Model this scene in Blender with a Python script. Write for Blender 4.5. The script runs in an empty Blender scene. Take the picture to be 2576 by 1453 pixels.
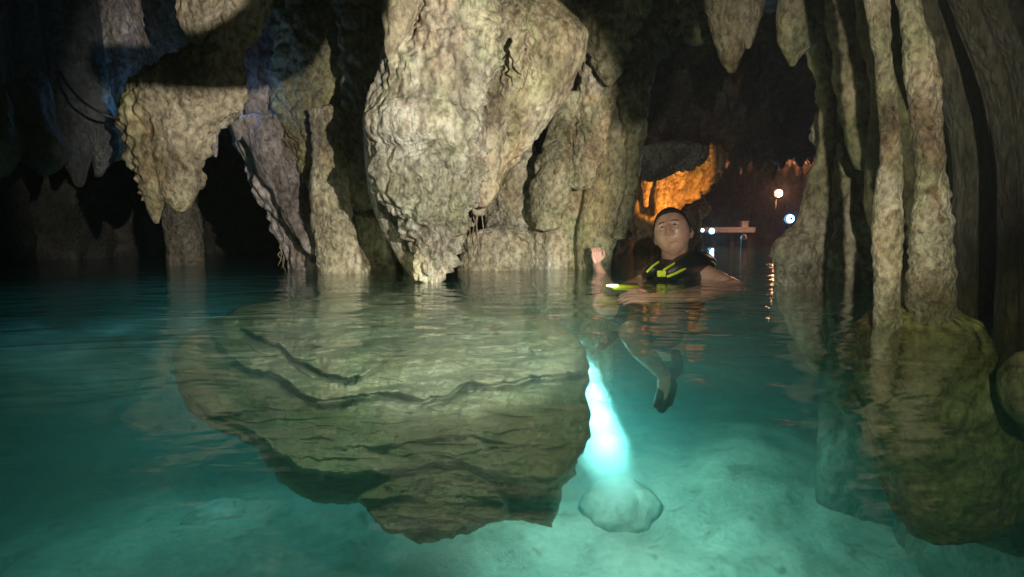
import bpy, bmesh, math, random
import numpy as np
from mathutils import Vector, Matrix
R = math.radians
rng = random.Random(7)
sc = bpy.context.scene

# ------------------------------------------------------------------ camera
PITCH = R(5.8); CZ = 0.23; F = 1288.0
cam_d = bpy.data.cameras.new('camera'); cam = bpy.data.objects.new('camera', cam_d)
sc.collection.objects.link(cam); sc.camera = cam
cam.location = (0, 0, CZ); cam.rotation_euler = (R(90) - PITCH, 0, 0)
cam_d.lens = 18.0; cam_d.sensor_width = 36.0
cam_d.clip_start = 0.02; cam_d.clip_end = 200

# ------------------------------------------------------------------ world (a closed cave: almost no sky light)
w = bpy.data.worlds.new('World'); sc.world = w; w.use_nodes = True
bg = w.node_tree.nodes['Background']
bg.inputs[0].default_value = (0.55, 0.75, 0.7, 1); bg.inputs[1].default_value = 0.012

sc.view_settings.view_transform = 'Standard'; sc.view_settings.look = 'None'
sc.view_settings.gamma = 1; sc.view_settings.exposure = 0.0
cy = sc.cycles
cy.use_denoising = True; cy.sample_clamp_indirect = 4; cy.sample_clamp_direct = 0
cy.max_bounces = 6; cy.diffuse_bounces = 2; cy.glossy_bounces = 3; cy.volume_bounces = 1
cy.transparent_max_bounces = 12; cy.use_light_tree = True

def P(px, py, Y):
    """world point on the viewing line through a photo pixel (2576 wide) at distance Y ahead"""
    a = (px - 1288.0) / F; b = (726.5 - py) / F
    d = np.array([a, math.cos(PITCH) + b * math.sin(PITCH), -math.sin(PITCH) + b * math.cos(PITCH)])
    return np.array([0, 0, CZ]) + d * (Y / d[1])
def PZ(px, py, z):
    """world point on that line at height z"""
    a = (px - 1288.0) / F; b = (726.5 - py) / F
    d = np.array([a, math.cos(PITCH) + b * math.sin(PITCH), -math.sin(PITCH) + b * math.cos(PITCH)])
    return np.array([0, 0, CZ]) + d * ((z - CZ) / d[2])

# ------------------------------------------------------------------ lights
def aim(o, target):
    o.rotation_euler = (Vector(target) - o.location).to_track_quat('-Z', 'Y').to_euler()
def lamp(name, kind, loc, power, color, radius=0.02, target=None, size=60, blend=0.3):
    l = bpy.data.lights.new(name, kind); o = bpy.data.objects.new(name, l); sc.collection.objects.link(o)
    o.location = loc; l.energy = power; l.color = color; l.shadow_soft_size = radius
    if kind == 'SPOT': l.spot_size = R(size); l.spot_blend = blend
    if target is not None: aim(o, target)
    return o
lamp('torch_light', 'SPOT', (0.95, -0.25, 0.42), 740, (1.0, 0.93, 0.80), 0.012, P(1075, 440, 2.7), 47, 0.25)
lamp('torch_light_right', 'SPOT', (0.12, -0.3, 0.5), 165, (1.0, 0.93, 0.76), 0.012, P(1900, 430, 2.7), 37, 0.5)
lamp('boulder_fill_light', 'SPOT', (-0.42, 0.35, 1.15), 92, (0.88, 0.98, 0.62), 0.02, P(1040, 1060, 2.0), 80, 0.6)  # unseen lamp added to light the sunken boulder from above
lamp('foot_fill_light', 'SPOT', (0.35, -0.1, 0.6), 42, (0.95, 1.0, 0.55), 0.02, P(2250, 1040, 1.4), 36, 0.8)  # added fill for the drowned rock under the columns
lamp('camera_fill_light', 'POINT', (-0.3, -1.6, 0.8), 8.5, (0.80, 0.92, 0.66), 0.3)
UW = P(1496, 985, 2.95)
for px_, py_, pw_ in ((1455, 860, 10), (1474, 915, 27), (1492, 970, 44), (1508, 1030, 44), (1526, 1095, 30)):
    lamp('dive_light', 'SPOT', P(px_, py_, 2.95), pw_, (0.45, 0.97, 0.93), 0.08, P(px_ + 60, py_ + 320, 3.0), 165, 0.5)
lamp('water_fill_left', 'SPOT', (-1.9, 3.5, -.45), 44, (0.25, 0.8, 0.9), 0.05, (-1.7, 2.3, -1.1), 165, 0.6)  # unseen fill added to brighten the water on the left
lamp('ceiling_fill_light', 'POINT', P(1500, 500, 6.2), 34, (1.0, 0.42, 0.26), 0.05)  # hidden lamp added to warm the ceiling past the opening
lamp('blue_lamp', 'POINT', P(580, 240, 3.25), 2.6, (0.25, 0.5, 1.0), 0.05)
lamp('blue_lamp', 'POINT', P(352, 262, 3.3), 1.1, (0.2, 0.5, .9), 0.02)

# ------------------------------------------------------------------ noise (numpy)
def _hash(x, y, z, s):
    h = (x * 374761393 + y * 668265263 + z * 2147483647 + s * 1274126177) & 0xffffffff
    h = ((h ^ (h >> 13)) * 1274126177) & 0xffffffff
    h = ((h ^ (h >> 15)) * 2246822519) & 0xffffffff
    return h ^ (h >> 16)
def perlin(p, s=0):
    i = np.floor(p).astype(np.int64); f = p - i; u = f * f * f * (f * (f * 6 - 15) + 10)
    out = 0
    for a in (0, 1):
        for b in (0, 1):
            for c in (0, 1):
                h = _hash(i[..., 0] + a, i[..., 1] + b, i[..., 2] + c, s)
                g = ((h & 1023) / 511.5 - 1) * (f[..., 0] - a) + (((h >> 10) & 1023) / 511.5 - 1) * (f[..., 1] - b) + (((h >> 20) & 1023) / 511.5 - 1) * (f[..., 2] - c)
                wx = u[..., 0] if a else 1 - u[..., 0]; wy = u[..., 1] if b else 1 - u[..., 1]; wz = u[..., 2] if c else 1 - u[..., 2]
                out = out + g * wx * wy * wz
    return out
def fbm(p, o=3, s=0):
    r = 0; a = 1.0
    for k in range(o):
        r = r + a * perlin(p * (2.03 ** k), s + k * 17); a *= 0.5
    return r
def worley(p, s=0):
    i = np.floor(p).astype(np.int64); f = p - i
    d1 = np.full(p.shape[:-1], 9.0); d2 = d1.copy()
    for a in (-1, 0, 1):
        for b in (-1, 0, 1):
            for c in (-1, 0, 1):
                h = _hash(i[..., 0] + a, i[..., 1] + b, i[..., 2] + c, s)
                d = (a + (h & 1023) / 1023 - f[..., 0]) ** 2 + (b + ((h >> 10) & 1023) / 1023 - f[..., 1]) ** 2 + (c + ((h >> 20) & 1023) / 1023 - f[..., 2]) ** 2
                d2 = np.minimum(d2, np.maximum(d, d1)); d1 = np.minimum(d1, d)
    return np.sqrt(d1), np.sqrt(d2)

# displacement recipes: metres along the normal
def d_pitted(p, th):      # eroded, dripping lumps
    q = p * np.array([9, 9, 5.5]); f1, f2 = worley(q + 0.6 * fbm(q * .7, 2, 5)[..., None], 3)
    q2 = p * np.array([26, 26, 15]); g1, g2 = worley(q2 + 0.4 * perlin(q2 * .8, 8)[..., None], 4)
    k = .45 + 1.3 * np.clip(perlin(p * np.array([2.2, 2.2, 1.5]), 18) * 1.6 + .45, 0, 1)
    return 0.05 * fbm(p * 2.2, 3, 1) + 0.018 * fbm(p * np.array([11, 11, 2.0]), 2, 17) + k * (0.036 * (0.55 - f1) + 0.036 * (0.6 - g1) * (1 + .8 * perlin(p * 4, 19)) + 0.022 * fbm(p * np.array([14, 14, 9]), 3, 9) + .012 * (.5 - worley(p * np.array([58, 58, 36]), 14)[0]))
def d_nodule(p, th):      # cauliflower lumps with creases
    q = p * np.array([8, 8, 7.0]); q = q + 0.5 * perlin(q * .9, 12)[..., None]
    f1, f2 = worley(q, 7); q2 = p * 21; g1, g2 = worley(q2 + .3 * perlin(q2, 2)[..., None], 8)
    return 0.045 * fbm(p * 2.0, 2, 21) + 0.07 * np.minimum(f2 - f1, .45) + 0.026 * (0.6 - g1) + .012 * fbm(p * 15, 2, 24)
def d_flute(p, th):       # draped flowstone, mostly vertical folds
    q = p * np.array([7, 7, 0.9]); q3 = p * np.array([16, 16, 2.2])
    q2 = p * 20; g1, g2 = worley(q2, 11)
    return 0.05 * fbm(p * 1.8, 2, 31) + 0.055 * perlin(q, 32) + 0.03 * perlin(q3, 33) + 0.012 * (0.6 - g1) + .01 * fbm(p * 11, 2, 35)
def d_smooth(p, th):
    return 0.02 * fbm(p * 2.5, 3, 41) + 0.012 * fbm(p * np.array([9, 9, 2]), 2, 42) + .006 * fbm(p * 18, 2, 43)
def d_column(p, th):      # rough column with small scalloped cups
    q = p * np.array([24, 24, 34]); q = q + .5 * perlin(q * .4, 3)[..., None]
    g1, g2 = worley(q, 51)
    return 0.014 * fbm(p * np.array([5, 5, 2]), 3, 52) + 0.017 * (.6 - g1) * (1 + 2.4 * perlin(p * 7, 55)) + .02 * perlin(p * np.array([9, 9, 3.5]), 56) + 0.015 * fbm(p * 19, 4, 54)
def d_rag(p, th):         # torn, spiky rock
    q = p * np.array([7, 7, 3.0]); f1, f2 = worley(q + .8 * fbm(q, 2, 61)[..., None], 62)
    return 0.13 * fbm(p * np.array([3.5, 3.5, 1.6]), 4, 63) + 0.06 * (f2 - f1) - .02 + 0.02 * fbm(p * 15, 2, 64)

def spline(rows, n):
    a = np.array(rows, float); k = len(a)
    seg = np.maximum(np.abs(np.diff(a[:, 0])), 6); t = np.concatenate([[0], np.cumsum(seg)])
    m = np.gradient(a, t, axis=0)
    u = np.linspace(0, t[-1], n); j = np.clip(np.searchsorted(t, u, 'right') - 1, 0, k - 2)
    h = (t[j + 1] - t[j])[:, None]; s = ((u - t[j]) / (t[j + 1] - t[j]))[:, None]
    # damp tangents so the curve never overshoots
    s2, s3 = s * s, s * s * s
    return (2*s3-3*s2+1)*a[j] + (s3-2*s2+s)*h*m[j] + (-2*s3+3*s2)*a[j+1] + (s3-s2)*h*m[j+1]

def grid_faces(n, m, wrap, off=0):
    i = np.arange(n - 1)[:, None]; j = np.arange(m if wrap else m - 1)[None, :]
    j2 = (j + 1) % m
    return np.stack([i*m+j, i*m+j2, (i+1)*m+j2, (i+1)*m+j], -1).reshape(-1, 4) + off

def gnormals(G, wrap):
    if wrap:
        du = np.roll(G, -1, 1) - np.roll(G, 1, 1)
    else:
        du = np.gradient(G, axis=1)
    dv = np.gradient(G, axis=0)
    n = np.cross(du, dv); l = np.linalg.norm(n, axis=-1, keepdims=True)
    return n / np.maximum(l, 1e-9)

def loft(rows, Y=None, dr=0.75, disp=d_pitted, amp=1.0, res=0.012, power=1.0, taper_disp=True, capped=True):
    """rows: (py, x_left, x_right[, Y]) photo outline at a distance -> closed rounded body.  returns verts, quads"""
    rr = [(r[0], r[1], r[2], r[3] if len(r) > 3 else Y) for r in rows]
    h = sum(np.linalg.norm(P((a[1]+a[2])/2, a[0], a[3]) - P((b[1]+b[2])/2, b[0], b[3])) for a, b in zip(rr, rr[1:]))
    n = max(10, int(h / res)); S = spline(rr, n)
    wmax = max((r[2]-r[1]) * r[3] / F / 2 for r in rr)
    m = max(16, int(2 * math.pi * wmax * (0.5 + dr / 2) / res))
    th = np.linspace(0, 2 * math.pi, m, endpoint=False)
    G = np.zeros((n, m, 3)); W = np.zeros(n)
    for i, (py, xl, xr, y) in enumerate(S):
        A = P(xl, py, y); B = P(xr, py, y); c = (A + B) / 2; hw = max(abs(B[0] - A[0]) / 2, 0.002); W[i] = hw
        G[i, :, 0] = c[0] - hw * np.cos(th); G[i, :, 1] = c[1] - hw * dr * np.sin(th) ; G[i, :, 2] = c[2]
    N = gnormals(G, True)
    c = G.mean(1, keepdims=True)
    if ((G - c) * N).sum() < 0: N = -N
    d = disp(G, th) * amp
    if taper_disp: d = d * np.clip(W / 0.09, 0.12, 1)[:, None]
    G = G + N * d[..., None]
    V = G.reshape(-1, 3); Q = grid_faces(n, m, True)
    # caps: shrink rings to a point
    extra = []
    if capped:
        for row, base in ((0, 0), (n - 1, (n - 1) * m)):
            cpt = G[row].mean(0); dz = W[row] * 0.35 * (1 if row == 0 else -1)
            cpt = cpt + np.array([0, 0, dz]); idx = len(V) + len(extra); extra.append(cpt)
            j = np.arange(m); j2 = (j + 1) % m
            t = np.stack([base + j, base + j2, np.full(m, idx), np.full(m, idx)], -1)
            if row == 0: t = t[:, [1, 0, 2, 3]]
            Q = np.concatenate([Q, t])
    if extra: V = np.concatenate([V, np.array(extra)])
    return V, Q

def merge(parts):
    V = []; Q = []; o = 0
    for v, q in parts:
        V.append(v); Q.append(q + o); o += len(v)
    return np.concatenate(V), np.concatenate(Q)

def mesh_obj(name, V, Q, mat, parent=None, smooth=True):
    me = bpy.data.meshes.new(name)
    tri = Q[:, 2] == Q[:, 3]
    q4 = Q[~tri]; t3 = Q[tri][:, :3]
    nl = len(q4) * 4 + len(t3) * 3
    me.vertices.add(len(V)); me.vertices.foreach_set('co', np.ascontiguousarray(V, dtype=np.float32).ravel())
    me.loops.add(nl); me.loops.foreach_set('vertex_index', np.concatenate([q4.ravel(), t3.ravel()]).astype(np.int32))
    st = np.concatenate([np.arange(len(q4)) * 4, len(q4) * 4 + np.arange(len(t3)) * 3]).astype(np.int32)
    me.polygons.add(len(st)); me.polygons.foreach_set('loop_start', st)
    me.update(calc_edges=True); me.validate()
    me.polygons.foreach_set('use_smooth', np.full(len(me.polygons), smooth))
    me.materials.append(mat)
    o = bpy.data.objects.new(name, me); sc.collection.objects.link(o)
    if parent: o.parent = parent
    return o

def tag(o, label=None, cat=None, group=None, kind=None):
    if label: o['label'] = label
    if cat: o['category'] = cat
    if group: o['group'] = group
    if kind: o['kind'] = kind
    return o
def rock(name, label, cat, parts, mat, group=None):
    V, Q = merge(parts)
    c = np.array([(V[:, 0].min()+V[:, 0].max())/2, (V[:, 1].min()+V[:, 1].max())/2, V[:, 2].min()])
    o = mesh_obj(name, V - c, Q, mat); o.location = c
    return tag(o, label, cat, group)

# ------------------------------------------------------------------ materials
def new_mat(name):
    m = bpy.data.materials.new(name); m.use_nodes = True
    nt = m.node_tree; b = nt.nodes['Principled BSDF']
    return m, nt, b
def N_(nt, t, **k):
    n = nt.nodes.new(t)
    for a, v in k.items(): setattr(n, a, v)
    return n
def ramp(nt, fac, stops):
    r = N_(nt, 'ShaderNodeValToRGB'); e = r.color_ramp.elements
    while len(e) < len(stops): e.new(0.5)
    for el, (p, c) in zip(e, stops): el.position = p; el.color = (*c, 1)
    nt.links.new(fac, r.inputs[0]); return r
def rock_mat(name, cols, scale=1.0, bump=1.0, stretch=(1, 1, .72), rough=0.66, pit=1.0, spec=0.5, fine=1.0, mott=.68, moss=.6, patch=.3):
    m, nt, b = new_mat(name); L = nt.links.new
    geo = N_(nt, 'ShaderNodeNewGeometry'); mp = N_(nt, 'ShaderNodeMapping'); mp.inputs['Scale'].default_value = tuple(s * scale for s in stretch)
    L(geo.outputs['Position'], mp.inputs['Vector']); v = mp.outputs[0]
    def noise(s, det=6, dist=0.0, ro=0.55):
        n = N_(nt, 'ShaderNodeTexNoise'); n.inputs['Scale'].default_value = s; n.inputs['Detail'].default_value = det
        n.inputs['Roughness'].default_value = ro; n.inputs['Distortion'].default_value = dist; L(v, n.inputs['Vector']); return n
    n1 = noise(3.2, 7, .4, .62); r1 = ramp(nt, n1.outputs['Fac'], [(0.3, cols[0]), (0.47, cols[1]), (0.6, cols[2]), (0.72, cols[3])])
    n2 = noise(34, 5, 0, .65); r2 = ramp(nt, n2.outputs['Fac'], [(0.38, (.22, .20, .17)), (0.50, (.85, .84, .80)), (0.62, (1.3, 1.3, 1.26))])
    mx = N_(nt, 'ShaderNodeMix', data_type='RGBA', blend_type='MULTIPLY'); mx.inputs[0].default_value = mott
    L(r1.outputs[0], mx.inputs[6]); L(r2.outputs[0], mx.inputs[7])
    # mineral stains
    n4 = noise(9, 5, .8, .6); r4 = ramp(nt, n4.outputs['Fac'], [(.58, (0, 0, 0)), (.68, (1, 1, 1))])
    mx2 = N_(nt, 'ShaderNodeMix', data_type='RGBA', blend_type='MULTIPLY'); sc_ = N_(nt, 'ShaderNodeMath', operation='MULTIPLY'); sc_.inputs[1].default_value = .8
    L(r4.outputs[0], sc_.inputs[0]); L(sc_.outputs[0], mx2.inputs[0]); L(mx.outputs[2], mx2.inputs[6]); mx2.inputs[7].default_value = (.5, .38, .27, 1)
    n6 = noise(1.5, 5, .6, .6); r6 = ramp(nt, n6.outputs['Fac'], [(.46, (0, 0, 0)), (.60, (1, 1, 1))])
    n7 = noise(2.3, 4, .3, .6); r7 = ramp(nt, n7.outputs['Fac'], [(.45, (.55, .66, .34)), (.58, (1.0, .78, .52))])
    mx3 = N_(nt, 'ShaderNodeMix', data_type='RGBA', blend_type='MULTIPLY'); s6 = N_(nt, 'ShaderNodeMath', operation='MULTIPLY'); s6.inputs[1].default_value = moss
    L(r6.outputs[0], s6.inputs[0]); L(s6.outputs[0], mx3.inputs[0]); L(mx2.outputs[2], mx3.inputs[6]); L(r7.outputs[0], mx3.inputs[7])
    L(mx3.outputs[2], b.inputs['Base Color'])
    # bump: pits, grains, cracks
    vo = N_(nt, 'ShaderNodeTexVoronoi', feature='F1'); vo.inputs['Scale'].default_value = 36; L(v, vo.inputs['Vector'])
    vo2 = N_(nt, 'ShaderNodeTexVoronoi', feature='SMOOTH_F1'); vo2.inputs['Scale'].default_value = 75; L(v, vo2.inputs['Vector'])
    n3 = noise(80, 6, 0, .75); n5 = noise(12, 6, .3, .6)
    def mul(sock, k):
        q = N_(nt, 'ShaderNodeMath', operation='MULTIPLY'); L(sock, q.inputs[0]); q.inputs[1].default_value = k; return q.outputs[0]
    def add(a, c):
        q = N_(nt, 'ShaderNodeMath', operation='ADD'); L(a, q.inputs[0]); L(c, q.inputs[1]); return q.outputs[0]
    hgt = add(add(mul(vo.outputs['Distance'], -.75 * pit), mul(vo2.outputs['Distance'], -.42 * pit)), add(mul(n3.outputs['Fac'], .9 * fine), mul(n5.outputs['Fac'], .8)))
    bp = N_(nt, 'ShaderNodeBump'); bs_ = N_(nt, 'ShaderNodeMapRange'); bs_.inputs[1].default_value = .38; bs_.inputs[2].default_value = .62; bs_.inputs[3].default_value = patch; bs_.inputs[4].default_value = 1.0; n8 = noise(2.6, 3, .4, .5); L(n8.outputs['Fac'], bs_.inputs[0]); L(bs_.outputs[0], bp.inputs['Strength']); bp.inputs['Distance'].default_value = 0.036 * bump / scale
    L(hgt, bp.inputs['Height']); L(bp.outputs[0], b.inputs['Normal'])
    rr = N_(nt, 'ShaderNodeMapRange'); rr.inputs[3].default_value = rough - .22; rr.inputs[4].default_value = rough + .15
    L(n2.outputs['Fac'], rr.inputs[0]); L(rr.outputs[0], b.inputs['Roughness']); b.inputs['Specular IOR Level'].default_value = spec
    return m

TAN = ((.16, .125, .085), (.30, .25, .175), (.42, .37, .27), (.54, .49, .38))
GREY = ((.15, .13, .105), (.35, .32, .26), (.57, .54, .47), (.76, .74, .67))
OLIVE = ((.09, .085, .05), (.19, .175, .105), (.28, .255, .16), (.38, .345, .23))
M_tan = rock_mat('limestone_tan', TAN)
M_grey = rock_mat('limestone_pale', GREY, bump=1.2)
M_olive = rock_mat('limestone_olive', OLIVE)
M_col = rock_mat('limestone_column', ((.2, .17, .11), (.34, .30, .21), (.46, .42, .33), (.56, .53, .45)), bump=1.2)
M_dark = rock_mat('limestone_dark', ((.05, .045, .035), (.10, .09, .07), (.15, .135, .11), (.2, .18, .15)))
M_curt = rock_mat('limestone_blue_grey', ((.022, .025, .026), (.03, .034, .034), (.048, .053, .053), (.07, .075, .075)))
M_mauve = rock_mat('limestone_mauve', ((.10, .08, .08), (.2, .17, .165), (.3, .26, .26), (.4, .36, .36)))
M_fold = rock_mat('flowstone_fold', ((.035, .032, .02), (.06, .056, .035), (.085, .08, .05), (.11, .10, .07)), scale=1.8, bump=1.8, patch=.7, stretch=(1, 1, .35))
M_far = rock_mat('limestone_far', ((.12, .08, .06), (.22, .15, .11), (.32, .22, .16), (.42, .3, .22)), scale=.45, bump=1.0)
M_near = rock_mat('limestone_near', ((.17, .145, .10), (.32, .28, .20), (.46, .42, .33), (.60, .56, .47)), scale=2.0, bump=1.7, mott=.6, patch=.6)
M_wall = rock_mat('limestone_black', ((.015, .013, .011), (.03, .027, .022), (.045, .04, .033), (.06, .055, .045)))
M_foot = rock_mat('algae_limestone', ((.12, .115, .05), (.20, .20, .09), (.28, .28, .13), (.36, .36, .2)), scale=1.5)
M_ceil = rock_mat('limestone_ceiling', ((.08, .055, .045), (.15, .11, .09), (.24, .18, .15), (.32, .25, .2)), scale=.45)
M_bed = rock_mat('lake_bed_silt', ((.30, .28, .22), (.40, .37, .30), (.46, .43, .36), (.52, .49, .42)), scale=.6, bump=.35, pit=.3, mott=.25, moss=0)
M_slab = rock_mat('drowned_limestone', ((.30, .27, .18), (.38, .35, .25), (.44, .41, .30), (.5, .47, .36)), scale=.8, bump=.45, pit=.15, mott=.22)

# ------------------------------------------------------------------ setting: bed, ceiling, walls, water
def plan_sheet(name, x0, x1, y0, y1, step, zf, mat):
    xs = np.arange(x0, x1 + step, step); ys = np.arange(y0, y1 + step, step)
    X, Yy = np.meshgrid(xs, ys); G = np.stack([X, Yy, zf(X, Yy)], -1)
    o = mesh_obj(name, G.reshape(-1, 3), grid_faces(len(ys), len(xs), False), mat)
    o['kind'] = 'structure'; return o
def p3(X, Y, z=0.0): return np.stack([X, Y, np.full_like(X, z)], -1)
def bed_z(X, Y):
    z = -1.62 + 0.12 * fbm(p3(X, Y) * .9, 4, 71) + .05 * fbm(p3(X, Y) * 3.5, 5, 72)
    z = z + np.clip(Y - 5.0, 0, 9) * .07
    z = z + 0.6 * np.exp(-(((X - 1.9) / .75) ** 2 + ((Y - 3.9) / .9) ** 2)) * 0.5
    return z
plan_sheet('lake_bed', -9, 16, -3, 26, .05, bed_z, M_bed)
def ceil_z(X, Y):
    p = p3(X, Y)
    near = 1.95 + .35 * fbm(p * .6, 3, 81)
    far = 2.6 + .25 * fbm(p * .5, 3, 82) - (1.15 - .05 * (X - 2)) * np.exp(-((Y - 8.0) / 1.5) ** 2) - .45 * np.clip(Y - 8.5, 0, 1)
    k = np.clip((Y - 4.2) / 1.5, 0, 1); z = near * (1 - k) + far * k
    f1, _ = worley(p * 3.3, 83); g1, _ = worley(p * 7, 84)
    spike = np.clip(1 - f1 / .5, 0, 1) ** 1.6 * (.25 + .5 * np.clip(perlin(p * 1.3, 85) + .4, 0, 1)) + np.clip(1 - g1 / .55, 0, 1) ** 1.5 * .14
    return z - spike * (.35 + .65 * k) - .05 * fbm(p * 4, 3, 86)
plan_sheet('cave_ceiling', -9, 16, -3, 24, .05, ceil_z, M_ceil)
def wall(name, pts, z0, z1, mat, disp, amp, res=.05):
    a = np.array(pts, float); t = np.concatenate([[0], np.cumsum(np.linalg.norm(np.diff(a, axis=0), axis=1))])
    n = int(t[-1] / res); u = np.linspace(0, t[-1], n)
    xy = np.stack([np.interp(u, t, a[:, 0]), np.interp(u, t, a[:, 1])], -1)
    for _ in range(int(.35 / res)): xy[1:-1] = (xy[:-2] + xy[2:] + 2 * xy[1:-1]) / 4
    zs = np.arange(z0, z1, res)
    G = np.zeros((len(zs), n, 3)); G[..., 0] = xy[None, :, 0]; G[..., 1] = xy[None, :, 1]; G[..., 2] = zs[:, None]
    N = gnormals(G, False); N[..., 2] = 0
    d = disp(G, None) * amp
    o = mesh_obj(name, (G + N * d[..., None]).reshape(-1, 3), grid_faces(len(zs), n, False), mat); o['kind'] = 'structure'; return o
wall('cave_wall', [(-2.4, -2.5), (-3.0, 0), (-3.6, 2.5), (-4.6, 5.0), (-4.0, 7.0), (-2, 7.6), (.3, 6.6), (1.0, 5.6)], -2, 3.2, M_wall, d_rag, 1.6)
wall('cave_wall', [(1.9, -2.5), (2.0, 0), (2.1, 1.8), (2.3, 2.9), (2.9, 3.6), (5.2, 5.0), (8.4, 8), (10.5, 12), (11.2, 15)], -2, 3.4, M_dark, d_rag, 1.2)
wall('cave_wall', [(1.0, 5.4), (1.4, 7.5), (2.2, 10.5), (3.2, 13.5), (4.0, 16), (6, 18.5), (9, 19.5), (12.5, 17)], -2, 4.0, M_far, d_rag, 2.6)

def water():
    m = bpy.data.materials.new('water'); m.use_nodes = True; nt = m.node_tree; L = nt.links.new
    for n in list(nt.nodes):
        if n.type != 'OUTPUT_MATERIAL': nt.nodes.remove(n)
    out = [n for n in nt.nodes][0]
    geo = N_(nt, 'ShaderNodeNewGeometry')
    def nz(s, st, det=3, dist=0):
        mp = N_(nt, 'ShaderNodeMapping'); mp.inputs['Scale'].default_value = st; L(geo.outputs['Position'], mp.inputs['Vector'])
        n = N_(nt, 'ShaderNodeTexNoise'); n.inputs['Scale'].default_value = s; n.inputs['Detail'].default_value = det; n.inputs['Distortion'].default_value = dist
        L(mp.outputs[0], n.inputs['Vector']); return n.outputs['Fac']
    a = nz(4.2, (.75, 1.4, 1), 2, .8); b2 = nz(24, (.6, 1.5, 1), 2, .3)
    ad = N_(nt, 'ShaderNodeMath', operation='MULTIPLY_ADD'); L(b2, ad.inputs[0]); ad.inputs[1].default_value = .10; L(a, ad.inputs[2])
    bp = N_(nt, 'ShaderNodeBump'); bp.inputs['Strength'].default_value = 1; bp.inputs['Distance'].default_value = .012; L(ad.outputs[0], bp.inputs['Height'])
    gl = N_(nt, 'ShaderNodeBsdfGlossy'); gl.inputs['Roughness'].default_value = .03; L(bp.outputs[0], gl.inputs['Normal'])
    tr = N_(nt, 'ShaderNodeBsdfTransparent')
    dt = N_(nt, 'ShaderNodeVectorMath', operation='DOT_PRODUCT'); L(geo.outputs['Incoming'], dt.inputs[0]); L(bp.outputs[0], dt.inputs[1])
    ab_ = N_(nt, 'ShaderNodeMath', operation='ABSOLUTE'); L(dt.outputs['Value'], ab_.inputs[0])
    om = N_(nt, 'ShaderNodeMath', operation='SUBTRACT'); om.inputs[0].default_value = 1; L(ab_.outputs[0], om.inputs[1])
    pw = N_(nt, 'ShaderNodeMath', operation='POWER'); L(om.outputs[0], pw.inputs[0]); pw.inputs[1].default_value = 5
    fr = N_(nt, 'ShaderNodeMath', operation='MULTIPLY_ADD'); L(pw.outputs[0], fr.inputs[0]); fr.inputs[1].default_value = .98; fr.inputs[2].default_value = .02
    mx = N_(nt, 'ShaderNodeMixShader'); L(fr.outputs[0], mx.inputs[0]); L(tr.outputs[0], mx.inputs[1]); L(gl.outputs[0], mx.inputs[2])
    L(mx.outputs[0], out.inputs['Surface'])
    ab = N_(nt, 'ShaderNodeVolumeAbsorption'); ab.inputs['Color'].default_value = (.0, .82, .73, 1); ab.inputs['Density'].default_value = .22
    sv = N_(nt, 'ShaderNodeVolumeScatter'); sv.inputs['Color'].default_value = (.35, .95, .95, 1); sv.inputs['Density'].default_value = .12; sv.inputs['Anisotropy'].default_value = .2
    av = N_(nt, 'ShaderNodeAddShader'); L(ab.outputs[0], av.inputs[0]); L(sv.outputs[0], av.inputs[1]); L(av.outputs[0], out.inputs['Volume'])
    x0, x1, y0, y1, z0 = -10, 17, -4, 27, -2.6
    V = np.array([(x0,y0,z0),(x1,y0,z0),(x1,y1,z0),(x0,y1,z0),(x0,y0,0),(x1,y0,0),(x1,y1,0),(x0,y1,0)], float)
    Q = np.array([(0,3,2,1),(4,5,6,7),(0,1,5,4),(1,2,6,5),(2,3,7,6),(3,0,4,7)])
    o = mesh_obj('water', V, Q, m, smooth=False); o['kind'] = 'structure'
water()

# ------------------------------------------------------------------ near formations, left to right
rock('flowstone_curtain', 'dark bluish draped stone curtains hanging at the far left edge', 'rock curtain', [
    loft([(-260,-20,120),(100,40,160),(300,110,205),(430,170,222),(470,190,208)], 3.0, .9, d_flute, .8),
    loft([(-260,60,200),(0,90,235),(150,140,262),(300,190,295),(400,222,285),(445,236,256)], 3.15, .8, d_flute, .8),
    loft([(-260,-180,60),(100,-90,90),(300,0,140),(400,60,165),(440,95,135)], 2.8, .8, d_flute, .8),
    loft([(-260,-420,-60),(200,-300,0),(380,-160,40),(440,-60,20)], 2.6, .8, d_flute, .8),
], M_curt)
rock('rock_outcrop', 'dim blue lit rock just left of the horse-head stalactite', 'rock', [
    loft([(-260,200,360),(50,225,350),(200,240,345),(330,250,335),(400,272,312)], 3.5, .8, d_flute, 1.0),
    loft([(-260,300,520),(60,320,480),(160,330,450),(230,340,400)], 3.7, .8, d_rag, .7),
], M_mauve)
rock('stalactite', 'broad tan stalactite shaped like a hanging horse head with two tips', 'stalactite', [
    loft([(-260,540,700),(0,520,680),(80,500,650),(130,470,612),(170,405,612),(205,345,614),(240,320,608),(280,316,588),(320,316,552),(360,325,530),(420,345,508),(470,362,496),(495,380,470)], 2.9, .55, d_pitted, .75),
    loft([(400,345,440),(460,356,432),(500,362,412),(540,376,404),(562,388,399)], 2.87, .7, d_smooth, 1),
    loft([(400,380,505),(460,398,499),(500,414,488),(524,436,474),(532,448,462)], 2.88, .7, d_smooth, 1),
], M_tan)
rock('stalactite', 'small blunt brown stalactite hanging above the horse-head stalactite', 'stalactite', [
    loft([(-260,430,620),(0,443,568),(50,455,542),(80,466,522),(108,482,502)], 2.75, .7, d_pitted, .5)], M_tan)
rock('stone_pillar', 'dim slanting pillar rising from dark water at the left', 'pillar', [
    loft([(300,400,470),(480,408,480),(560,414,500),(620,424,508),(700,424,514),(800,430,520),(1000,420,540)], 4.2, .8, d_flute, .9)], M_dark)
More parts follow.
